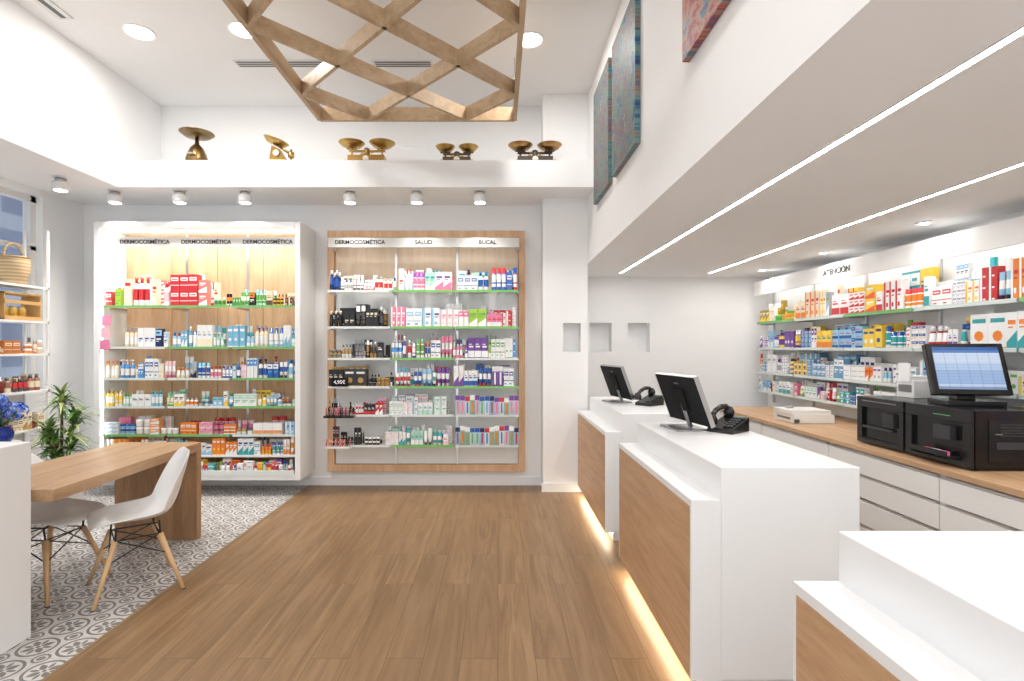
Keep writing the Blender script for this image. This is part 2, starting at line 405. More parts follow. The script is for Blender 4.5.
pOr=[T(orange,white,white),T(white,orange,orange),T(white,teal,blue),T(yel,orange,red),T(white,lblue,navy),T(orange,yel,white),T(white,white,teal)]
pAll=[T(orange,yel,red),T(red,white,white),T(green,white,white),T(pink,white,red),T(blue,white,white),T(white,red,red),T(yel,red,red),T(teal,white,white),T(lime,white,green),T(purple,white,white)]
pBlk=[T(black,(70,70,72),white),T(black,black,(220,210,190)),T((45,42,44),gold,white)]
pPinkW=[T(white,pink,red),T(white,lpink,pink),T(pink,white,white),T(white,lime,green),T(white,lblue,blue),T(white,red,red)]
pCol=[T(green,white,white),T(lime,white,green),T(pink,white,white),T(orange,white,white),T((70,150,220),white,white),T(red,white,white),T(white,blue,red),T(purple,white,white),T(white,green,green)]
pBl=[T(white,blue,red),T(blue,white,red),T((90,160,215),white,navy),T(white,teal,navy),T(purple,white,white),T(white,red,red),T(white,mint,green),T(white,lblue,blue)]
pMed=[T(white,yel,red),T(yel,red,navy),T(white,green,green),T(white,teal,blue),T(white,orange,red),T(red,white,white),T(white,purple,purple),T(blue,white,yel),T(lblue,white,blue)]

def shelf_z(v,d): return 1.5-(v-347)*d/F
def left_unit():
    e=empty('cosmetics_display_cabinet')
    yf=5.42; x0,x1,z0,z1=-4.06,-1.985,.16,2.76; th=.055
    m=MB()
    m.box(x0,x0+th,yf,YB-.001,z0,z1);m.box(x1-th,x1,yf,YB-.001,z0,z1);m.box(x0+th,x1-th,yf,YB-.001,z1-th,z1);m.box(x0+th,x1-th,yf,YB-.001,z0,z0+th)
    m.build('cabinet_frame',[M_white],e,.004)
    b=MB(); ix0,ix1=x0+th,x1-th; n=4
    for i in range(n):
        a=ix0+(ix1-ix0)*i/n; c=ix0+(ix1-ix0)*(i+1)/n
        b.box(a+.003,c-.003,YB-.05,YB-.03,z0+th,z1-th)
    b.build('oak_back_panel',[M_oak],e)
    b=MB(); b.box(ix0,ix1,YB-.03,YB-.02,z0+th,z1-th,(70,60,50),3)
    for i in range(1,3):
        xx=ix0+(ix1-ix0)*i/3; b.box(xx-.012,xx+.012,YB-.056,YB-.049,z0+th,z1-th,(225,225,225),2)
    b.build('shelf_uprights',None,e)
    hy=5.52; hz0,hz1=shelf_z(247,hy),shelf_z(237,hy)
    h=MB(); h.box(ix0+.08,ix1,hy,hy+.02,hz0,hz1,(224,222,218),3); h.build('header_sign',None,e)
    for i in range(3):
        text('header_text_%d'%i,'DERMOCOSMÉTICA',(ix0+.08+(ix1-ix0-.08)*(i+.5)/3,hy-.003,(hz0+hz1)/2),(math.pi/2,0,0),.057,e)
    zs=[shelf_z(v,5.5) for v in (306,347,378,406,434)]
    g=MB(); r=MB(); sd=.36; yb=YB-.05; ys=yb-sd
    for k,z in enumerate(zs):
        g.box(ix0+.01,ix1-.005,ys,yb,z-.008,z)
        w=(ix1-ix0)/3
        for i in range(3):
            c=(120,180,110) if (k+i)%3 in ((0,),(0,2),(1,),(2,),(1,2))[k%5] or k in(0,) else (215,222,218)
            r.box(ix0+.012+w*i,ix0+w*(i+1)-.02,ys-.006,ys-.001,z-.020,z+.004,c,1)
            r.box(ix0+w*i+.0,ix0+w*i+.012,ys+.1,yb,z-.03,z-.008,(200,200,200),2)
    r.box(ix0+.01,ix1-.005,ys-.06,ys-.05,z0+th+.001,z0+th+.05,(225,232,228),1)
    g.build('glass_shelves',[M_glass],e); r.build('price_rails',None,e)
    p=MB(); t=ys+.015
    L=lambda a,b:(ix0+.02+(ix1-ix0-.04)*a,ix0+.02+(ix1-ix0-.04)*b)
    row(p,*L(.1,.3),t,zs[0],.33,.3,pRed,['box','box','bottle'],(.06,.1),(.7,1),stack=.8)
    row(p,*L(.3,.56),t,zs[0],.33,.3,pRed,['box','box','bottle'],(.07,.12),(.7,1),stack=.8)
    row(p,*L(0,.1),t,zs[0],.22,.3,[T(lime,green),T(white,red,red)],['box'],(.05,.06),(.6,1))
    row(p,*L(.57,1),t,zs[0],.17,.3,pDark,['bottle','jar','box','tube'],(.045,.07),(.5,1),back=.6)
    row(p,*L(.1,.35),t,zs[1],.23,.3,pW+pAqua,['pump','bottle','box'],(.05,.07),(.55,1),back=.5)
    row(p,*L(.35,1),t,zs[1],.23,.3,pAqua,['bottle','pump','tube','box'],(.05,.08),(.5,1),back=.5)
    row(p,*L(0,1),t,zs[2],.21,.3,pMix3,['bottle','box','tube','pump'],(.05,.08),(.5,1),back=.5)
    row(p,*L(0,1),t,zs[3],.17,.3,pMint+pW[:3],['box','tube','bottle','jar'],(.05,.08),(.5,1),back=.5)
    row(p,*L(0,1),t,zs[4],.18,.3,pPk+pW[3:],['box','box','jar','tube'],(.06,.11),(.5,1),stack=.5,back=.6)
    row(p,*L(0,1),t,z0+th+.19,.19,.3,pOr,['box','bottle','tube','box'],(.05,.08),(.55,1),back=.7)
    p.box(ix0+.02,ix1-.02,t-.01,yb,z0+th+.17,z0+th+.19,(235,235,235))
    row(p,*L(0,1),t-.05,z0+th+.001,.14,.14,pAll+pW,['box','tube','jar','bottle','box'],(.04,.08),(.6,1),run=(1,2),stack=.3)
    for i in range(3):
        zz=shelf_z(316+i*12,5.5); p.box(ix0+.012,ix0+.1,ys-.02-.01*i,ys-.01-.01*i,zz-.1,zz,((235,150,185),(240,190,205),(228,130,170))[i])
    p.build('cosmetic_products',None,e)
    l=MB(); l.box(ix0+.02,ix1-.02,5.60,5.62,z1-th-.006,z1-th,(255,255,255),4); l.box(ix0,ix0+.006,yf+.03,yf+.045,z0+.1,z1-.1,(255,255,255),4)
    l.build('led_strip',None,e)
    area('cabinet_lamp',((x0+x1)/2,5.60,z1-th-.02),(-.15,0,0),1.9,.03,9,parent=e)
left_unit()

def right_unit():
    e=empty('pharmacy_display_shelf')
    x0,x1,z0,z1=(328-498)*5.8/F,(525-498)*5.8/F,shelf_z(471,5.8),shelf_z(231,5.8); th=.07; yf=5.78
    m=MB()
    m.box(x0,x0+th,yf,YB,z0,z1);m.box(x1-th,x1,yf,YB,z0,z1);m.box(x0+th,x1-th,yf,YB,z1-th,z1);m.box(x0+th,x1-th,yf,YB,z0,z0+th)
    m.build('oak_frame',[M_oak],e,.003)
    ix0,ix1=x0+th,x1-th; b=MB(); b.box(ix0,ix1,YB-.03,YB-.001,z0+th,z1-th,(120,118,115),3)
    for i in range(3):
        w=(ix1-ix0)/3
        b.box(ix0+w*i+.004,ix0+w*(i+1)-.004,YB-.04,YB-.03,z0+th+.004,shelf_z(292,5.8),(240,240,240),0)
        if i: b.box(ix0+w*i-.012,ix0+w*i+.012,YB-.055,YB-.04,z0+th,z1-th,(225,225,225),2)
    b.build('white_back_panel',None,e)
    b=MB()
    for i in range(3):
        w=(ix1-ix0)/3; b.box(ix0+w*i+.004,ix0+w*(i+1)-.004,YB-.045,YB-.03,shelf_z(292,5.8)+.004,z1-th)
    b.build('upper_back_panel',[wood('oak_pale',(234,214,190),(222,198,170),2)],e)
    hz0,hz1=shelf_z(247.5,5.6),shelf_z(238,5.6)
    h=MB(); h.box(ix0,ix1,5.58,5.60,hz0,hz1,(214,213,210),3); h.box(ix0,ix0+.02,5.6,YB-.03,hz0,hz1,(222,221,218)); h.box(ix1-.02,ix1,5.6,YB-.03,hz0,hz1,(222,221,218)); h.build('header_sign',None,e)
    for i,s in enumerate(('DERMOCOSMÉTICA','SALUD','BUCAL')):
        text('header_text_%d'%i,s,(ix0+(ix1-ix0)*(i+.5)/3,5.577,(hz0+hz1)/2),(math.pi/2,0,0),.058,e)
    yb=YB-.04; sd=.30; ys=yb-sd
    zs=[shelf_z(v,5.6) for v in (291,327,358,386,414,444)]
    g=MB(); r=MB()
    for k,z in enumerate(zs):
        g.box(ix0+.005,ix1-.005,ys,yb,z-.008,z); w=(ix1-ix0)/3
        for i in range(3):
            c=(120,185,95) if (k,i) in ((1,1),(1,2),(0,2),(2,1),(3,1),(5,1),(3,2),(0,1)) else (218,222,220)
            r.box(ix0+.008+w*i,ix0+w*(i+1)-.012,ys-.006,ys-.001,z-.020,z+.004,c,1)
    for i in range(4):
        xx=ix0+(ix1-ix0)*i/3; xx=min(max(xx,ix0+.01),ix1-.01)
        for z in zs: r.box(xx-.004,xx+.004,ys+.05,yb,z-.03,z-.008,(205,205,205),2)
    g.build('glass_shelves',[M_glass],e); r.build('price_rails',None,e)
    p=MB(); t=ys+.012; L=lambda a,b:(ix0+.015+(ix1-ix0-.03)*a,ix0+.015+(ix1-ix0-.03)*b)
    row(p,*L(0,.06),t,zs[0],.23,.25,[T(navy,blue,white)],['bottle'],(.07,.08),(.8,1))
    row(p,*L(.06,.36),t,zs[0],.17,.25,[T(white,red,gray),T(cream,white),T((60,50,90),white,white),T(white,gray,blue)],['box','bottle'],(.05,.07),(.6,1))
    row(p,*L(.37,.66),t,zs[0],.24,.25,[T(white,pink,purple),T(white,lblue,blue),T(mint,white,teal),T(white,white,red)],['box','bottle'],(.05,.08),(.6,1))
    row(p,*L(.68,.86),t,zs[0],.22,.25,[T(white,blue,blue),T(white,mint,teal),T(white,red,navy)],['box','bottle'],(.06,.09),(.6,1))
    row(p,*L(.86,1),t,zs[0],.24,.25,[T(red,white,blue),T((60,110,190),white,red)],['bottle','box'],(.07,.09),(.8,1))
    row(p,*L(0,.32),t,zs[1],.23,.25,pBlk,['box','box','bottle'],(.07,.12),(.6,1))
    row(p,*L(.33,1),t,zs[1],.23,.25,pPinkW,['box'],(.06,.09),(.6,1),stack=.2)
    row(p,*L(0,.32),t,zs[2],.22,.25,pBlk+[T(white,gold),T(lpink,gray)],['jar','bottle','box'],(.04,.06),(.5,1),run=(1,3))
    row(p,*L(.33,1),t,zs[2],.24,.25,pCol,['tube','bottle','box'],(.045,.07),(.55,1))
    row(p,*L(.0,.2),t,zs[3],.2,.25,pBlk,['box'],(.08,.12),(.7,1),stack=.3); row(p,*L(.21,.34),t,zs[3],.18,.2,[T(black,gold,gold),T(white,black,black)],['jar','bottle'],(.04,.06))
    row(p,*L(.35,.65),t,zs[3],.22,.25,pBl,['box','tube','tube'],(.05,.08),(.6,1)); row(p,*L(.66,1),t,zs[3],.22,.25,[T(lblue,white,blue),T(blue,white,red),T(white,blue,blue),T(purple,white,white),T(teal,white,white)],['tube','pack','box'],(.05,.08),(.7,1))
    row(p,*L(0,.12),t,zs[4],.17,.2,[T((200,160,110),black,black),T(black,gray,gray)],['bottle','jar'],(.03,.04)); row(p,*L(.12,.3),t,zs[4],.16,.2,[T(red,white,white),T(red,black,white),T(lpink,red,red)],['box','bottle'],(.04,.06))
    row(p,*L(.32,.65),t,zs[4],.19,.25,pW+[T(white,red,blue)],['box'],(.06,.09),(.6,1),stack=.4)
    for k,(zz,hh) in enumerate(((zs[4]+.002,.2),(zs[5]+.002,.2))):
        a,b=L(.67,1); s=a
        while s<b-.04:
            hp=hh*R.uniform(.85,1); item(p,'pack',s+.025,t-.02,zz,.046,hp,.01,*R.choice([T(white,blue,(80,170,220)),T((150,200,235),navy,red),T((200,210,225),purple,pink),T((200,225,240),blue,green),T(white,red,(60,120,190)),T((120,190,170),white,orange)])); s+=.05
    row(p,*L(0,.28),t,zs[5],.2,.2,pBlk+[T((90,40,40),gray,black),T(red,black)],['bottle','jar','box'],(.03,.05),(.3,1),run=(1,4))
    row(p,*L(.3,.65),t,zs[5],.18,.25,pW+[T(white,blue,red),T(teal,white,white)],['box','tube'],(.06,.09),(.6,1),stack=.2)
    p.build('pharmacy_products',None,e)
    q=MB(); xa=L(.02,.1)[0]; q.box(xa,xa+.17,t-.028,t-.022,zs[3]+.001,zs[3]+.09,black,3); q.build('price_card',None,e)
    text('price_tag','4,95€',(xa+.085,t-.031,zs[3]+.045),(math.pi/2,0,0),.05,e,M_white)
    q=MB(); q.box(ix0,ix0+.26,t-.1,t-.02,zs[5]-.02,zs[5],(235,235,235)); q.box(ix0,ix0+.3,t-.12,t-.02,zs[4]-.02,zs[4],(30,30,30),1)
    for i in range(14):
        xx=ix0+.02+i*.018; q.rod((xx,t-.09,zs[4]),(xx,t-.07,zs[4]+.08),.006,col=R.choice([(180,60,70),(220,150,120),(40,30,30),(200,90,110)]),mat=1,n=6)
        q.rod((xx,t-.08,zs[5]),(xx,t-.06,zs[5]+.07),.006,col=R.choice([(180,60,70),(220,150,120),(40,30,30),(200,90,110)]),mat=1,n=6)
    q.build('makeup_testers',None,e)
right_unit()

# ------------------------------------------------------------ right wall shelving
def wall_shelving():
    e=empty('medicine_wall_shelving'); ya,yb=1.6,6.48; xs=3.11; zb=.835
    m=MB()
    n=6; w=(yb-ya)/n
    for i in range(n): m.box(XR-.03,XR-.0005,ya+w*i+.004,ya+w*(i+1)-.004,zb,2.26,(236,236,236))
    for i in range(n+1): m.box(XR-.05,XR-.03,ya+w*i-.012,ya+w*i+.012,zb,2.26,(205,205,205),2)
    m.box(xs-.02,XR,ya,yb,2.24,2.27,(236,236,236)); m.box(xs-.04,xs-.02,ya,yb,2.11,2.27,(232,231,230))
    m.box(xs+.02,xs+.05,ya,yb,2.234,2.24,(255,255,255),4)
    m.build('back_panels',None,e)
    text('header_text','ATENCIÓN',(xs-.043,4.9,2.19),(math.pi/2,0,-math.pi/2),.075,e)
    text('header_text_b','FARMACIA',(xs-.043,2.6,2.19),(math.pi/2,0,-math.pi/2),.075,e)
    zs=[1.79,1.49,1.21,.99]
    g=MB(); r=MB(); p=MB()
    for k,z in enumerate(zs):
        g.box(xs,XR-.03,ya,yb,z-.009,z)
        for i in range(n): r.box(xs-.006,xs-.001,ya+w*i+.01,ya+w*(i+1)-.01,z-.022,z+.005,(120,180,110) if k==0 and i%2 else (210,220,217),1)
        for i in range(n+1): r.box(xs+.04,XR-.03,ya+w*i-.004,ya+w*i+.004,z-.03,z-.009,(205,205,205),2)
    p.M=Matrix(((0,1,0,xs+.01),(-1,0,0,yb),(0,0,1,0),(0,0,0,1))); LL=yb-ya; d=.2
    row(p,.02,.8,0,zs[0],.23,d,[T(yel,green,green),T((180,150,60),yel,white),T(lime,yel,green),T(white,yel,orange)],['bottle','box','jar'],(.05,.09),(.6,1))
    row(p,.8,1.4,0,zs[0],.28,d,[T(white,yel,orange),T(yel,white,red),T(white,gray,green),T(cream,orange,red)],['box'],(.06,.1),(.6,1))
    row(p,1.4,2.1,0,zs[0],.25,d,[T(red,white,yel),T(yel,red,red),T((225,90,50),yel,white),T(navy,gray,gray),T(white,red,red)],['box'],(.08,.13),(.6,1),stack=.7)
    row(p,2.1,LL-.02,0,zs[0],.28,d,[T(white,teal,teal),T(white,lblue,navy),T(teal,white,white),T(white,purple,purple),T(white,orange,red),T(white,yel,orange),T(yel,white,blue),T(white,red,red)],['box','bottle','box','tube'],(.05,.1),(.5,1),stack=.2)
    row(p,.02,.9,0,zs[1],.22,d,[T(purple,yel,white),T(lblue,white,purple),T(yel,purple,purple),T(white,teal,blue),T(white,purple,purple)],['box','bottle'],(.06,.09),(.55,1))
    row(p,.9,2.1,0,zs[1],.22,d,[T(blue,yel,white),T(yel,blue,navy),T(white,purple,purple),T(lblue,blue,red),T(yel,orange,teal),T(yel,white,blue)],['box'],(.07,.12),(.6,1),stack=.7)
    row(p,2.1,2.9,0,zs[1],.22,d,pMed,['box','bottle','box'],(.06,.1),(.5,1),stack=.4)
    row(p,2.9,LL-.02,0,zs[1],.25,d,[T(white,teal,orange),T(white,orange,teal),T(white,green,teal),T(white,orange,red)],['box'],(.09,.14),(.75,1))
    row(p,.02,2.2,0,zs[2],.21,d,[T(yel,blue,white),T(white,lblue,navy),T((110,160,200),white,white),T(white,gray,purple),T(lblue,white,white),T(white,orange,red),T(white,white,gray)],['box','bottle','box'],(.06,.1),(.55,1),stack=.5)
    row(p,2.2,LL-.02,0,zs[2],.22,d,pW+pMed,['box','bottle'],(.06,.1),(.5,1))
    row(p,.02,LL-.02,0,zs[3],.17,d,pMed+pW+pAll,['box','box','tube'],(.06,.1),(.5,1),stack=.3)
    g.build('glass_shelves',[M_glass],e); r.build('price_rails',None,e); p.build('medicine_products',None,e)
wall_shelving()

def drawers():
    e=empty('drawer_cabinet'); x0,x1,ya,yb,zt=2.5,XR-.005,1.0,6.15,.82
    sbox('worktop',x0-.02,x1,ya,yb,zt-.035,zt,M_oakY,.003,e)
    sbox('carcass',x0+.03,x1,ya,yb-.005,.08,zt-.036,M_white,0,e)
    sbox('plinth',x0+.08,x1,ya,yb-.02,0,.08,plaster('plinth_grey',(150,150,150)),0,e)
    m=MB(); n=5; w=(yb-ya)/n; hs=[.1,.28,.46,.62,zt-.045]
    for i in range(n):
        for a,b in zip(hs[:-1],hs[1:]):
            m.box(x0,x0+.03,ya+w*i+.004,ya+w*(i+1)-.004,a+.004,b-.018,(244,243,242))
            m.box(x0+.008,x0+.03,ya+w*i+.03,ya+w*(i+1)-.03,b-.017,b-.004,(215,213,210),2)
    m.build('drawer_fronts',None,e,.002)
drawers()

def counter(ya,yb,xr=1.56):
    e=empty('service_counter'); xl,xb=.82,.945; zl,zt,zb=.85,.99,.085
    m=MB()
    m.box(xb,xr,ya,yb,zb,zt); m.build('white_block',[M_white],e,.004)
    m=MB(); m.box(xl,xb-.0005,ya,yb,zl-.03,zl); m.box(xl,xb-.0005,ya,ya+.018,zb,zl-.0305); m.box(xl,xb-.0005,yb-.018,yb,zb,zl-.0305)
    m.build('ledge',[M_white],e)
    sbox('oak_front',xl-.002,xb-.001,ya+.0185,yb-.0185,zb,zl-.031,M_oakC,0,e)
    sbox('plinth',xl+.07,xr-.05,ya+.06,yb-.03,0,zb,M_white,0,e)
    l=MB(); l.box(xl+.045,xl+.069,ya+.06,yb-.03,zb-.03,zb-.012,(255,255,255),0); l.build('plinth_led',[M_ledw],e)
    area('plinth_lamp',(xl+.03,(ya+yb)/2,zb-.006),(0,-.0,0),.04,yb-ya-.1,1.4,(255,242,214),parent=e)
counter(4.12,5.55,1.45); counter(2.29,3.66,1.535); counter(.05,1.5)

def monitor(x,y,z,rz=0):
    e=empty('counter_monitor',(x,y,z),rz); m=MB(); 
    m.box(-.10,.10,-.12,.12,0,.012,(175,175,178),2); m.rod((0.05,0,.01),(-.01,0,.17),.016,.014,(150,150,152),2)
    m.build('stand',None,e,.002)
    m=MB(); m.M=Matrix.Translation((0,0,.19))@Matrix.Rotation(-.36,4,'Y')
    m.box(-.014,.010,-.25,.25,-.155,.155,(30,31,34),3); m.box(.010,.012,-.235,.235,-.14,.14,(50,60,70),1)
    m.box(-.016,.012,-.254,-.25,-.158,.158,(190,190,192),2); m.box(-.016,.012,.25,.254,-.158,.158,(190,190,192),2); m.box(-.016,.012,-.254,.254,.155,.158,(190,190,192),2)
    m.box(-.03,-.014,-.07,.07,-.07,.07,(24,24,26),3)
    m.box(-.0145,-.014,-.03,.03,.1,.11,(90,90,90),0)
    m.build('screen',None,e)
monitor(1.16,3.38,.99,.16); monitor(1.10,5.0,.99,.18)
def phone(x,y,z,rz):
    e=empty('desk_phone',(x,y,z),rz); m=MB()
    m.hexa([(-.08,-.1,0),(.08,-.1,0),(.08,.1,0),(-.08,.1,0),(-.08,-.1,.025),(.08,-.1,.025),(.08,.1,.085),(-.08,.1,.085)],(30,30,32),1)
    s=.3
    for i in range(3):
        for j in range(4): yy=-.07+j*.03; m.box(0+i*.022,.016+i*.022,yy,yy+.02,.03+(yy+.1)*s,.036+(yy+.11)*s,(90,90,94),0)
    m.box(0,.065,.055,.09,.076,.088,(120,140,130),1)
    m.build('phone_base',None,e,.004)
    m=MB(); pts=[(-.05,-.105,.09),(-.05,-.06,.125),(-.05,0,.145),(-.05,.06,.145),(-.05,.105,.12)]
    for a,c in zip(pts[:-1],pts[1:]): m.rod(a,c,.016,.016,(26,26,28),1,10)
    m.lathe([(.03,-.04),(.034,-.01),(.02,.02)],(-.05,-.1,.09),14,1,col=(26,26,28)); m.lathe([(.03,-.04),(.034,-.01),(.02,.02)],(-.05,.1,.12),14,1,col=(26,26,28))
    m.build('handset',None,e)
phone(1.39,3.26,.99,-.9); phone(1.33,4.74,.99,-.9)

def cash():
    e=empty('cash_recycler_machine'); m=MB(); K=(24,24,26); z=.82
    x0,x1=2.58,3.04
    A=(3.44,3.88); B=(2.95,3.42)
    for (ya,yb) in (A,B):
        m.box(x0+.02,x1,ya,yb,z+.01,z+.33,K,1)
        m.box(x0,x0+.03,ya,yb,z+.01,z+.045,(34,34,36),1); m.box(x0,x0+.03,ya,yb,z+.26,z+.33,(34,34,36),1)
        m.box(x0,x0+.03,ya,ya+.05,z+.045,z+.26,(30,30,32),1); m.box(x0,x0+.03,yb-.05,yb,z+.045,z+.26,(30,30,32),1)
        for yy in (ya+.04,yb-.04):
            for xx in (x0+.06,x1-.05): m.lathe([(.018,0),(.018,.01)],(xx,yy,z),10,0,col=(20,20,20))
    m.box(x0-.015,x0+.02,3.52,3.80,z+.12,z+.135,(60,60,64),1); m.box(x0-.02,x0+.02,3.50,3.6,z+.15,z+.24,(45,45,48),1)
    m.box(x0-.06,x0+.02,3.04,3.3,z+.05,z+.062,(40,40,42),1); m.box(x0-.06,x0-.05,3.04,3.3,z+.05,z+.09,(40,40,42),1)
    m.box(x0-.02,x0+.02,3.06,3.18,z+.15,z+.23,(60,60,64),1)
    m.box(x0-.003,x0,3.08,3.2,z+.285,z+.29,(90,160,120),1); m.box(x0-.004,x0,3.5,3.82,z+.3,z+.308,(120,120,125),1)
    m.lathe([(.02,0),(.02,.006)],(x0+.15,2.948,z+.2),12,2,col=(150,150,150))
    m.build('machine_body',None,e,.006)
    g=MB(); g.box(x0+.1,x1-.08,2.946,2.95,z+.05,z+.28,(34,34,37),1); g.box(x0+.14,x1-.14,2.943,2.947,z+.12,z+.16,(70,70,74),1)
    for k in range(5): g.box(x0+.16,x1-.16,2.943,2.947,z+.19+k*.015,z+.197+k*.015,(60,60,62),0)
    g.build('side_panel',None,e)
    m=MB()
    c=[(235,120,160),(240,240,240),(200,60,80)]
    for k in range(3): m.box(x0-.04,x0-.01,3.07+k*.06,3.12+k*.06,z+.062,z+.085,c[k],0)
    m.build('receipts',None,e)
cash()
def pos():
    z=1.151; e=empty('touchscreen_terminal',(2.83,3.26,z),0); m=MB(); K=(26,26,28)
    m.M=Matrix.Rotation(-.2,4,'Z')
    m.box(-.15,.15,-.10,.12,0,.03,K,1); m.hexa([(-.05,.0,.03),(.05,.0,.03),(.05,.09,.03),(-.05,.09,.03),(-.04,.02,.2),(.04,.02,.2),(.04,.06,.2),(-.04,.06,.2)],K,1); m.build('stand',None,e,.005)
    m=MB(); m.M=Matrix.Rotation(-.2,4,'Z')@Matrix.Translation((0,0,.215))@Matrix.Rotation(-.32,4,'X')
    m.box(-.205,.205,-.015,.03,-.16,.16,K,1); m.build('screen_body',None,e,.006)
    t=NT('pos_screen_ui'); tc=t.node('ShaderNodeTexCoord'); sp=t.node('ShaderNodeSeparateXYZ'); t.l.new(tc.outputs['UV'],sp.inputs[0])
    x,y=sp.outputs[0],sp.outputs[1]
    c=t.ramp(y,[(0,lin((110,130,160))),(.06,lin((165,180,202))),(.12,lin((130,155,190))),(.45,lin((150,172,200))),(.62,lin((170,186,206))),(.86,lin((70,110,165))),(.92,lin((50,85,140)))],'CONSTANT')
    ln_=t.m('LESS_THAN',t.m('FRACT',t.m('MULTIPLY',x,6)),.06); c=t.mix(t.m('MULTIPLY',ln_,.4),c,lin((80,100,140)))
    ln2=t.m('LESS_THAN',t.m('FRACT',t.m('MULTIPLY',y,14)),.12); c=t.mix(t.m('MULTIPLY',ln2,.3),c,lin((80,100,140)))
    t.base(c,.2); t.l.new(c,t.b.inputs['Emission Color']); t.b.inputs['Emission Strength'].default_value=.3
    s=MB(); s.M=m.M; s.quad([(-.175,-.0165,-.13),(.175,-.0165,-.13),(.175,-.0165,.135),(-.175,-.0165,.135)],(200,220,240)); o=s.build('screen_display',[t.mat],e)
    uv=o.data.uv_layers.new(name='UVMap'); 
    for i,q in enumerate(((0,0),(1,0),(1,1),(0,1))): uv.data[i].uv=q
pos()
m=MB(); m.box(2.82,2.98,3.66,3.82,1.152,1.27,(238,238,238)); m.box(2.82,2.98,3.68,3.82,1.27,1.30,(225,225,226)); m.box(2.81,2.82,3.69,3.79,1.26,1.39,(250,250,250)); m.box(2.817,2.82,3.68,3.80,1.19,1.24,(120,120,120)); m.build('receipt_printer',None,None,.006)
m=MB(); m.box(2.62,2.98,4.78,5.12,.822,.90,(236,234,230)); m.box(2.60,2.96,4.80,5.10,.90,.935,(228,226,222)); m.box(2.615,2.62,4.84,5.06,.85,.87,(120,120,120)); m.box(2.62,2.66,4.76,4.78,.83,.86,(80,80,80)); m.lathe([(.03,0),(.03,.02)],(2.7,5.0,.935),12,0,col=(160,160,160)); m.build('label_printer',None,None,.008)

# ------------------------------------------------------------ table + desk
e=empty('consultation_table')
tx0,tx1,ty0,ty1=-2.98,-2.34,2.84,4.26
M_tab=wood('table_oak',(192,158,122),(164,128,94),1,.4)
sbox('table_top',tx0,tx1,ty0,ty1,.685,.75,M_tab,.003,e)
M_tabv=wood('table_leg_oak',(182,144,108),(152,116,84),2,.4)
sbox('panel_leg_1',tx0,tx1,ty1-.065,ty1,0,.6845,M_tabv,.003,e); sbox('panel_leg_2',tx0,-2.56,ty0,ty0+.065,0,.6845,M_tabv,.003,e)
m=MB(); m.box(-3.7,-2.42,1.7,2.80,0,1.01); m.build('white_reception_desk',[M_white],None,.004)

def chair(x,y,rz):
    e=empty('shell_chair',(x,y,0),rz); m=MB()
    prof=[(.235,.425,.17,0),(.21,.448,.205,.006),(.12,.445,.228,.02),(.0,.432,.235,.035),(-.10,.432,.235,.05),(-.17,.455,.233,.07),(-.215,.52,.228,.075),(-.24,.60,.222,.06),(-.262,.69,.21,.045),(-.285,.78,.175,.025),(-.297,.825,.11,.01)]
    n=11
    for i,(px,pz,hw,c) in enumerate(prof):
        a=i/(len(prof)-1); back=min(1,max(0,(a-.35)/.3))
        pts=[]
        for j in range(n):
            s=-1+2*j/(n-1); k=abs(s)**2.6
            pts.append((px+k*c*1.35*back, s*hw, pz+k*c*1.2*(1-back)+k*.01))
        m.addv(pts)
    for i in range(len(prof)-1):
        for j in range(n-1): m.face((i*n+j,(i+1)*n+j,(i+1)*n+j+1,i*n+j+1),(240,240,240),1,True)
    m.build('seat',None,e,sub=2,solid=.009)
    w=MB(); tops=[]; 
    for k,(sx,sy) in enumerate(((1,1),(1,-1),(-1,1),(-1,-1))):
        a=Vector((sx*.115,sy*.13,.345)); f=Vector((sx*.225,sy*.225,0)); w.rod(f,a,.011,.017,(222,184,138),0,10)
        w.lathe([(.012,0),(.012,.006)],(f.x,f.y,0),8,0,col=(60,60,60)); tops.append(a)
    w.build('wood_legs',None,e)
    w=MB(); K=(40,40,42)
    for a in tops: w.rod(a,(a.x*.95,a.y*1.05,.425),.006,col=K,mat=0,n=6)
    mid=[Vector((a.x*1.32,a.y*1.25,.225)) for a in tops]
    for i,j in ((0,1),(1,3),(3,2),(2,0)):
        w.rod(tops[i],tops[j],.004,col=K,n=6); w.rod(mid[i],tops[j],.004,col=K,n=6); w.rod(mid[j],tops[i],.004,col=K,n=6)
    w.rod((.1,.12,.415),(-.1,.12,.41),.005,col=K,n=6); w.rod((.1,-.12,.415),(-.1,-.12,.41),.005,col=K,n=6)
    w.build('wire_struts',None,e)
chair(-2.27,3.38,math.pi+.7); chair(-2.80,3.36,-.1)

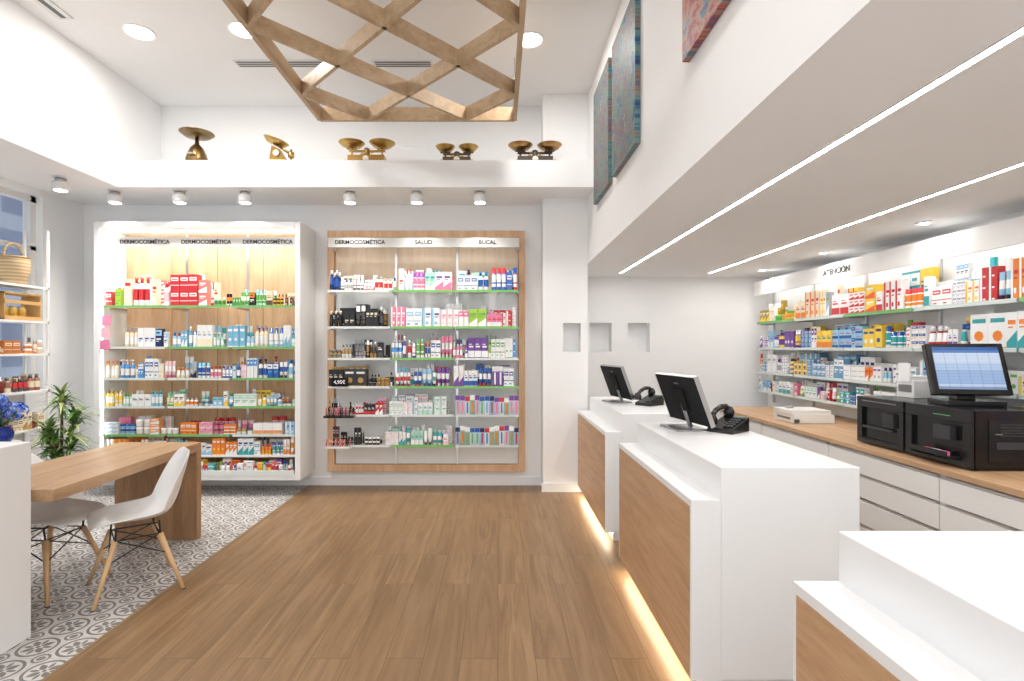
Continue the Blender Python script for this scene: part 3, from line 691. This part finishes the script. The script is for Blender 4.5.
def plant():
    e=empty('potted_spiky_plant'); x,y=-3.78,4.68; m=MB()
    m.lathe([(.13,0),(.14,.02),(.17,.38),(.18,.4),(.16,.4),(.155,.36)],(x,y,0),24,0,col=(225,222,216)); m.lathe([(.15,.355),(.15,.362)],(x,y,0),20,3,col=(70,52,40))
    m.build('pot',None,e)
    m=MB()
    heads=[(0,0,1.10),(.09,.03,.95),(-.08,-.05,.84),(.02,-.1,.68),(.12,-.06,.76),(-.12,.04,.7)]
    for hx,hy,hz in heads:
        m.rod((x+hx*.3,y+hy*.3,.36),(x+hx,y+hy,hz),.013,.009,(120,105,70),3)
        for k in range(50):
            a=R.uniform(0,6.28); up=R.uniform(-.1,1.3); L=R.uniform(.18,.27); w=.018
            base=Vector((x+hx,y+hy,hz-R.uniform(0,.16)))
            d=Vector((math.cos(a)*math.cos(up),math.sin(a)*math.cos(up),math.sin(up))); sd=Vector((-math.sin(a),math.cos(a),0))
            prev=base; pw=.006; col=R.choice([(92,134,66),(124,160,82),(74,116,60),(176,190,116)])
            for s in range(1,5):
                q=s/4; pt=base+d*L*q+Vector((0,0,-.10*q*q)); ww=w*(1-q)**.7 if s>1 else w
                ww=max(ww,.0008)
                b=m.addv([prev-sd*pw,prev+sd*pw,pt+sd*ww,pt-sd*ww]); m.face((b,b+1,b+2,b+3),col,0,True)
                prev=pt; pw=ww
    m.build('leaves',None,e)
plant()
def flowers():
    sx,sy=-3.74,4.0
    m=MB(); m.lathe([(.15,0),(.15,.02),(.03,.03),(.03,.75),(.16,.76),(.16,.785)],(sx,sy,0),24,0,col=(238,238,238)); m.build('flower_pedestal')
    e=empty('blue_hydrangea_pot'); m=MB()
    m.lathe([(.05,0),(.07,.04),(.075,.08),(.055,.12),(.065,.13)],(sx+.06,sy,.785),20,1,col=(35,60,150)); m.build('pot',None,e)
    m=MB(); cx=sx+.06
    for (ox,oy,oz,r) in ((0,0,.25,.075),(.10,.02,.24,.065),(-.09,.03,.23,.07),(.03,-.06,.31,.06),(-.05,-.05,.18,.05)):
        m.rod((cx,sy,.9),(cx+ox,sy+oy,.785+oz),.005,col=(70,110,60),n=6)
        for k in range(110):
            v=Vector((R.gauss(0,1),R.gauss(0,1),R.gauss(0,1))).normalized(); c=Vector((cx+ox,sy+oy,.785+oz))+v*r
            a=v.orthogonal().normalized(); b2=v.cross(a); s=.013
            col=R.choice([(60,90,190),(90,125,215),(130,160,230),(50,70,160),(150,175,235)])
            b=m.addv([c+a*s,c+b2*s+v*.004,c-a*s,c-b2*s+v*.004]); m.face((b,b+1,b+2,b+3),col,3)
    for k in range(16):
        a=k*.8; d=Vector((math.cos(a),math.sin(a),.2)); sd=Vector((-math.sin(a),math.cos(a),0)); c=Vector((cx,sy,.93))
        b=m.addv([c,c+d*.07+sd*.03,c+d*.15,c+d*.07-sd*.03]); m.face((b,b+1,b+2,b+3),(80,120,60),0)
    m.build('blooms',None,e)
flowers()

def wdisp():
    e=empty('window_display_shelf'); m=MB(); x0,x1,y0,y1=-4.49,-4.25,4.2,5.12
    for y in (y0,y1-.02): 
        for x in (x0,x1-.02): m.box(x,x+.02,y,y+.02,0,2.6,(235,235,235))
    zs=(1.44,1.74,2.06)
    for z in zs: m.box(x0,x1,y0,y1,z-.02,z,(240,240,240))
    for z in (.3,.75,1.1): m.box(x0,x1,y0,y1,z-.02,z,(240,240,240))
    m.build('shelf_frame',None,e)
    p=MB(); p.M=Matrix(((0,-1,0,x1-.01),(1,0,0,y0+.03),(0,0,1,0),(0,0,0,1)))
    row(p,0,.86,0,1.44,.14,.15,[T(orange,cream,white),T((200,120,60),cream),T(cream,gold)],['box','jar','bottle'],(.05,.08))
    for z in (1.1,.75,.3): row(p,0,.86,0,z,.16,.15,[T((130,50,40),(90,30,30)),T((150,100,80),cream),T((90,80,80),red),T(cream,gold)],['box','bottle'],(.06,.1))
    p.build('window_products',None,e)
    q=MB(); z=1.741
    for (a,b) in ((4.25,4.62),(4.68,5.06)):
        wc=(206,168,112)
        q.box(x0+.03,x1-.03,a,b,z,z+.012,wc,3);
        for k in (0,1): 
            q.box(x1-.035,x1-.025,a,b,z+k*.14+.005,z+.035+k*.14,wc,3)
            q.box(x0+.03,x1-.03,(a,b-.01)[k],(a+.01,b)[k],z,z+.24,wc,3)
        q.box(x0+.03,x1-.03,a,b,z+.23,z+.245,wc,3)
        for k in range(3): q.lathe([(.035,0),(.035,.09),(.02,.11),(.02,.12)],(x0+.12,a+.09+k*.09,z+.012),10,1,cols=[(230,190,90),(240,220,160),(240,220,160)])
    q.build('wooden_crates',None,e)
wdisp()
m=MB(); c=(-4.36,4.86,2.062); prof=[]; cols=[]
for i in range(17):
    z=.24*i/16; prof.append((.085+.03*math.sin(z*9)+(.006 if i%2 else 0),z)); cols.append((214,192,158) if i%2 else (190,162,120))
m.lathe(prof,c,22,3,cols=cols[:-1]); m.lathe([(.118,.235),(.118,.25),(.1,.25)],c,22,3,col=(180,150,108))
pts=[Vector((c[0],c[1]-.1*math.cos(a),c[2]+.24+.13*math.sin(a))) for a in [math.pi*k/10 for k in range(11)]]
for a,b in zip(pts[:-1],pts[1:]): m.rod(a,b,.009,.009,(196,168,126),3,8)
m.build('wicker_basket')

# ------------------------------------------------------------ antique scales on ledge
BR=(196,164,98); BK=(52,46,42); ZL=3.30
def sc_start(u): return (u-498)*5.33/F,5.33
def dish(m,c,r,col,mat=2):
    m.lathe([(r*.25,0),(r*.7,.012),(r,.045),(r*1.03,.05),(r*.98,.05),(r*.66,.02),(r*.2,.01)],c,24,mat,col=col)
x,y=sc_start(197); m=MB(); m.lathe([(.09,0),(.10,.01),(.10,.05),(.085,.1),(.06,.16),(.03,.19),(.02,.2),(.015,.27)],(x,y,ZL),24,2,col=(140,112,72)); dish(m,(x,y,ZL+.26),.155,(135,115,82)); m.lathe([(.04,0),(.04,.004)],(x,y-.1,ZL+.07),12,0,col=(230,225,210)); m.build('antique_spring_scale')
x,y=sc_start(278); m=MB(); m.box(x-.09,x+.1,y-.06,y+.06,ZL,ZL+.03,BR,2); 
m.hexa([(x-.07,y-.045,ZL+.03),(x+.09,y-.045,ZL+.03),(x+.09,y+.045,ZL+.03),(x-.07,y+.045,ZL+.03),(x-.05,y-.035,ZL+.18),(x+.03,y-.035,ZL+.14),(x+.03,y+.035,ZL+.14),(x-.05,y+.035,ZL+.18)],(140,110,62),2)
m.M=Matrix.Translation((x-.03,y,ZL+.19))@Matrix.Rotation(.3,4,'Y'); dish(m,(0,0,0),.12,BR); m.M=Matrix.Identity(4)
m.rod((x-.02,y,ZL+.2),(x+.13,y,ZL+.1),.012,.012,BR,2); m.lathe([(.03,0),(.03,.05),(.01,.06),(.01,.08)],(x+.13,y,ZL+.07),14,2,col=BR); m.rod((x+.13,y,ZL),(x+.13,y,ZL+.08),.012,.01,BR,2); m.rod((x,y-.05,ZL+.1),(x,y-.055,ZL+.1),.03,.03,(225,215,190),0,16); m.build('antique_letter_scale')
def balance(u,w,h,base,bc,pc,name):
    x,y=sc_start(u); m=MB()
    m.box(x-w*.42,x+w*.42,y-.07,y+.07,ZL,ZL+.025,bc,base); m.box(x-w*.36,x+w*.36,y-.055,y+.055,ZL+.025,ZL+h*.36,bc,base)
    m.lathe([(.04,0),(.03,.02),(.02,h*.3),(.03,h*.34),(.01,h*.4)],(x,y,ZL+h*.36),16,base,col=bc)
    m.rod((x-w*.36,y,ZL+h*.6),(x+w*.36,y,ZL+h*.6),.012,.012,bc,base)
    for s in (-1,1):
        cx=x+s*w*.30; m.rod((cx,y,ZL+h*.32),(cx,y,ZL+h*.78),.011,.011,bc,base); m.rod((cx-.05,y,ZL+h*.7),(cx+.05,y,ZL+h*.7),.008,.008,bc,base)
        dish(m,(cx,y,ZL+h*.75),w*.25,pc)
    for k in range(3): m.lathe([(.016,0),(.016,.03),(.006,.034),(.009,.045)],(x-.05+k*.05,y,ZL+h*.36),10,2,col=BR)
    m.rod((x,y-.056,ZL+h*.2),(x,y-.06,ZL+h*.2),.03,.03,(225,220,205),0,16)
    m.build(name,None,None,.002)
balance(367,.50,.22,2,(180,146,84),BR,'antique_counter_scale'); balance(457,.38,.17,0,(90,72,44),BR,'antique_balance_scale'); balance(535,.48,.19,0,(70,56,40),(176,138,90),'antique_balance_scale')

# ------------------------------------------------------------ world + camera
w=bpy.data.worlds.new('World'); S.world=w; w.use_nodes=True
bg=w.node_tree.nodes['Background']; bg.inputs[0].default_value=(.94,.97,1,1); bg.inputs[1].default_value=1.35
cam=bpy.data.cameras.new('camera'); co=bpy.data.objects.new('camera',cam); S.collection.objects.link(co)
co.location=(0,0,1.5); co.rotation_euler=(math.pi/2,0,0); cam.sensor_width=36; cam.lens=F/1024*36
cam.shift_x=14/1024; cam.shift_y=6.5/1024; cam.clip_start=.02
S.camera=co
S.view_settings.view_transform='Standard'; S.view_settings.look='None'; S.view_settings.exposure=0.38
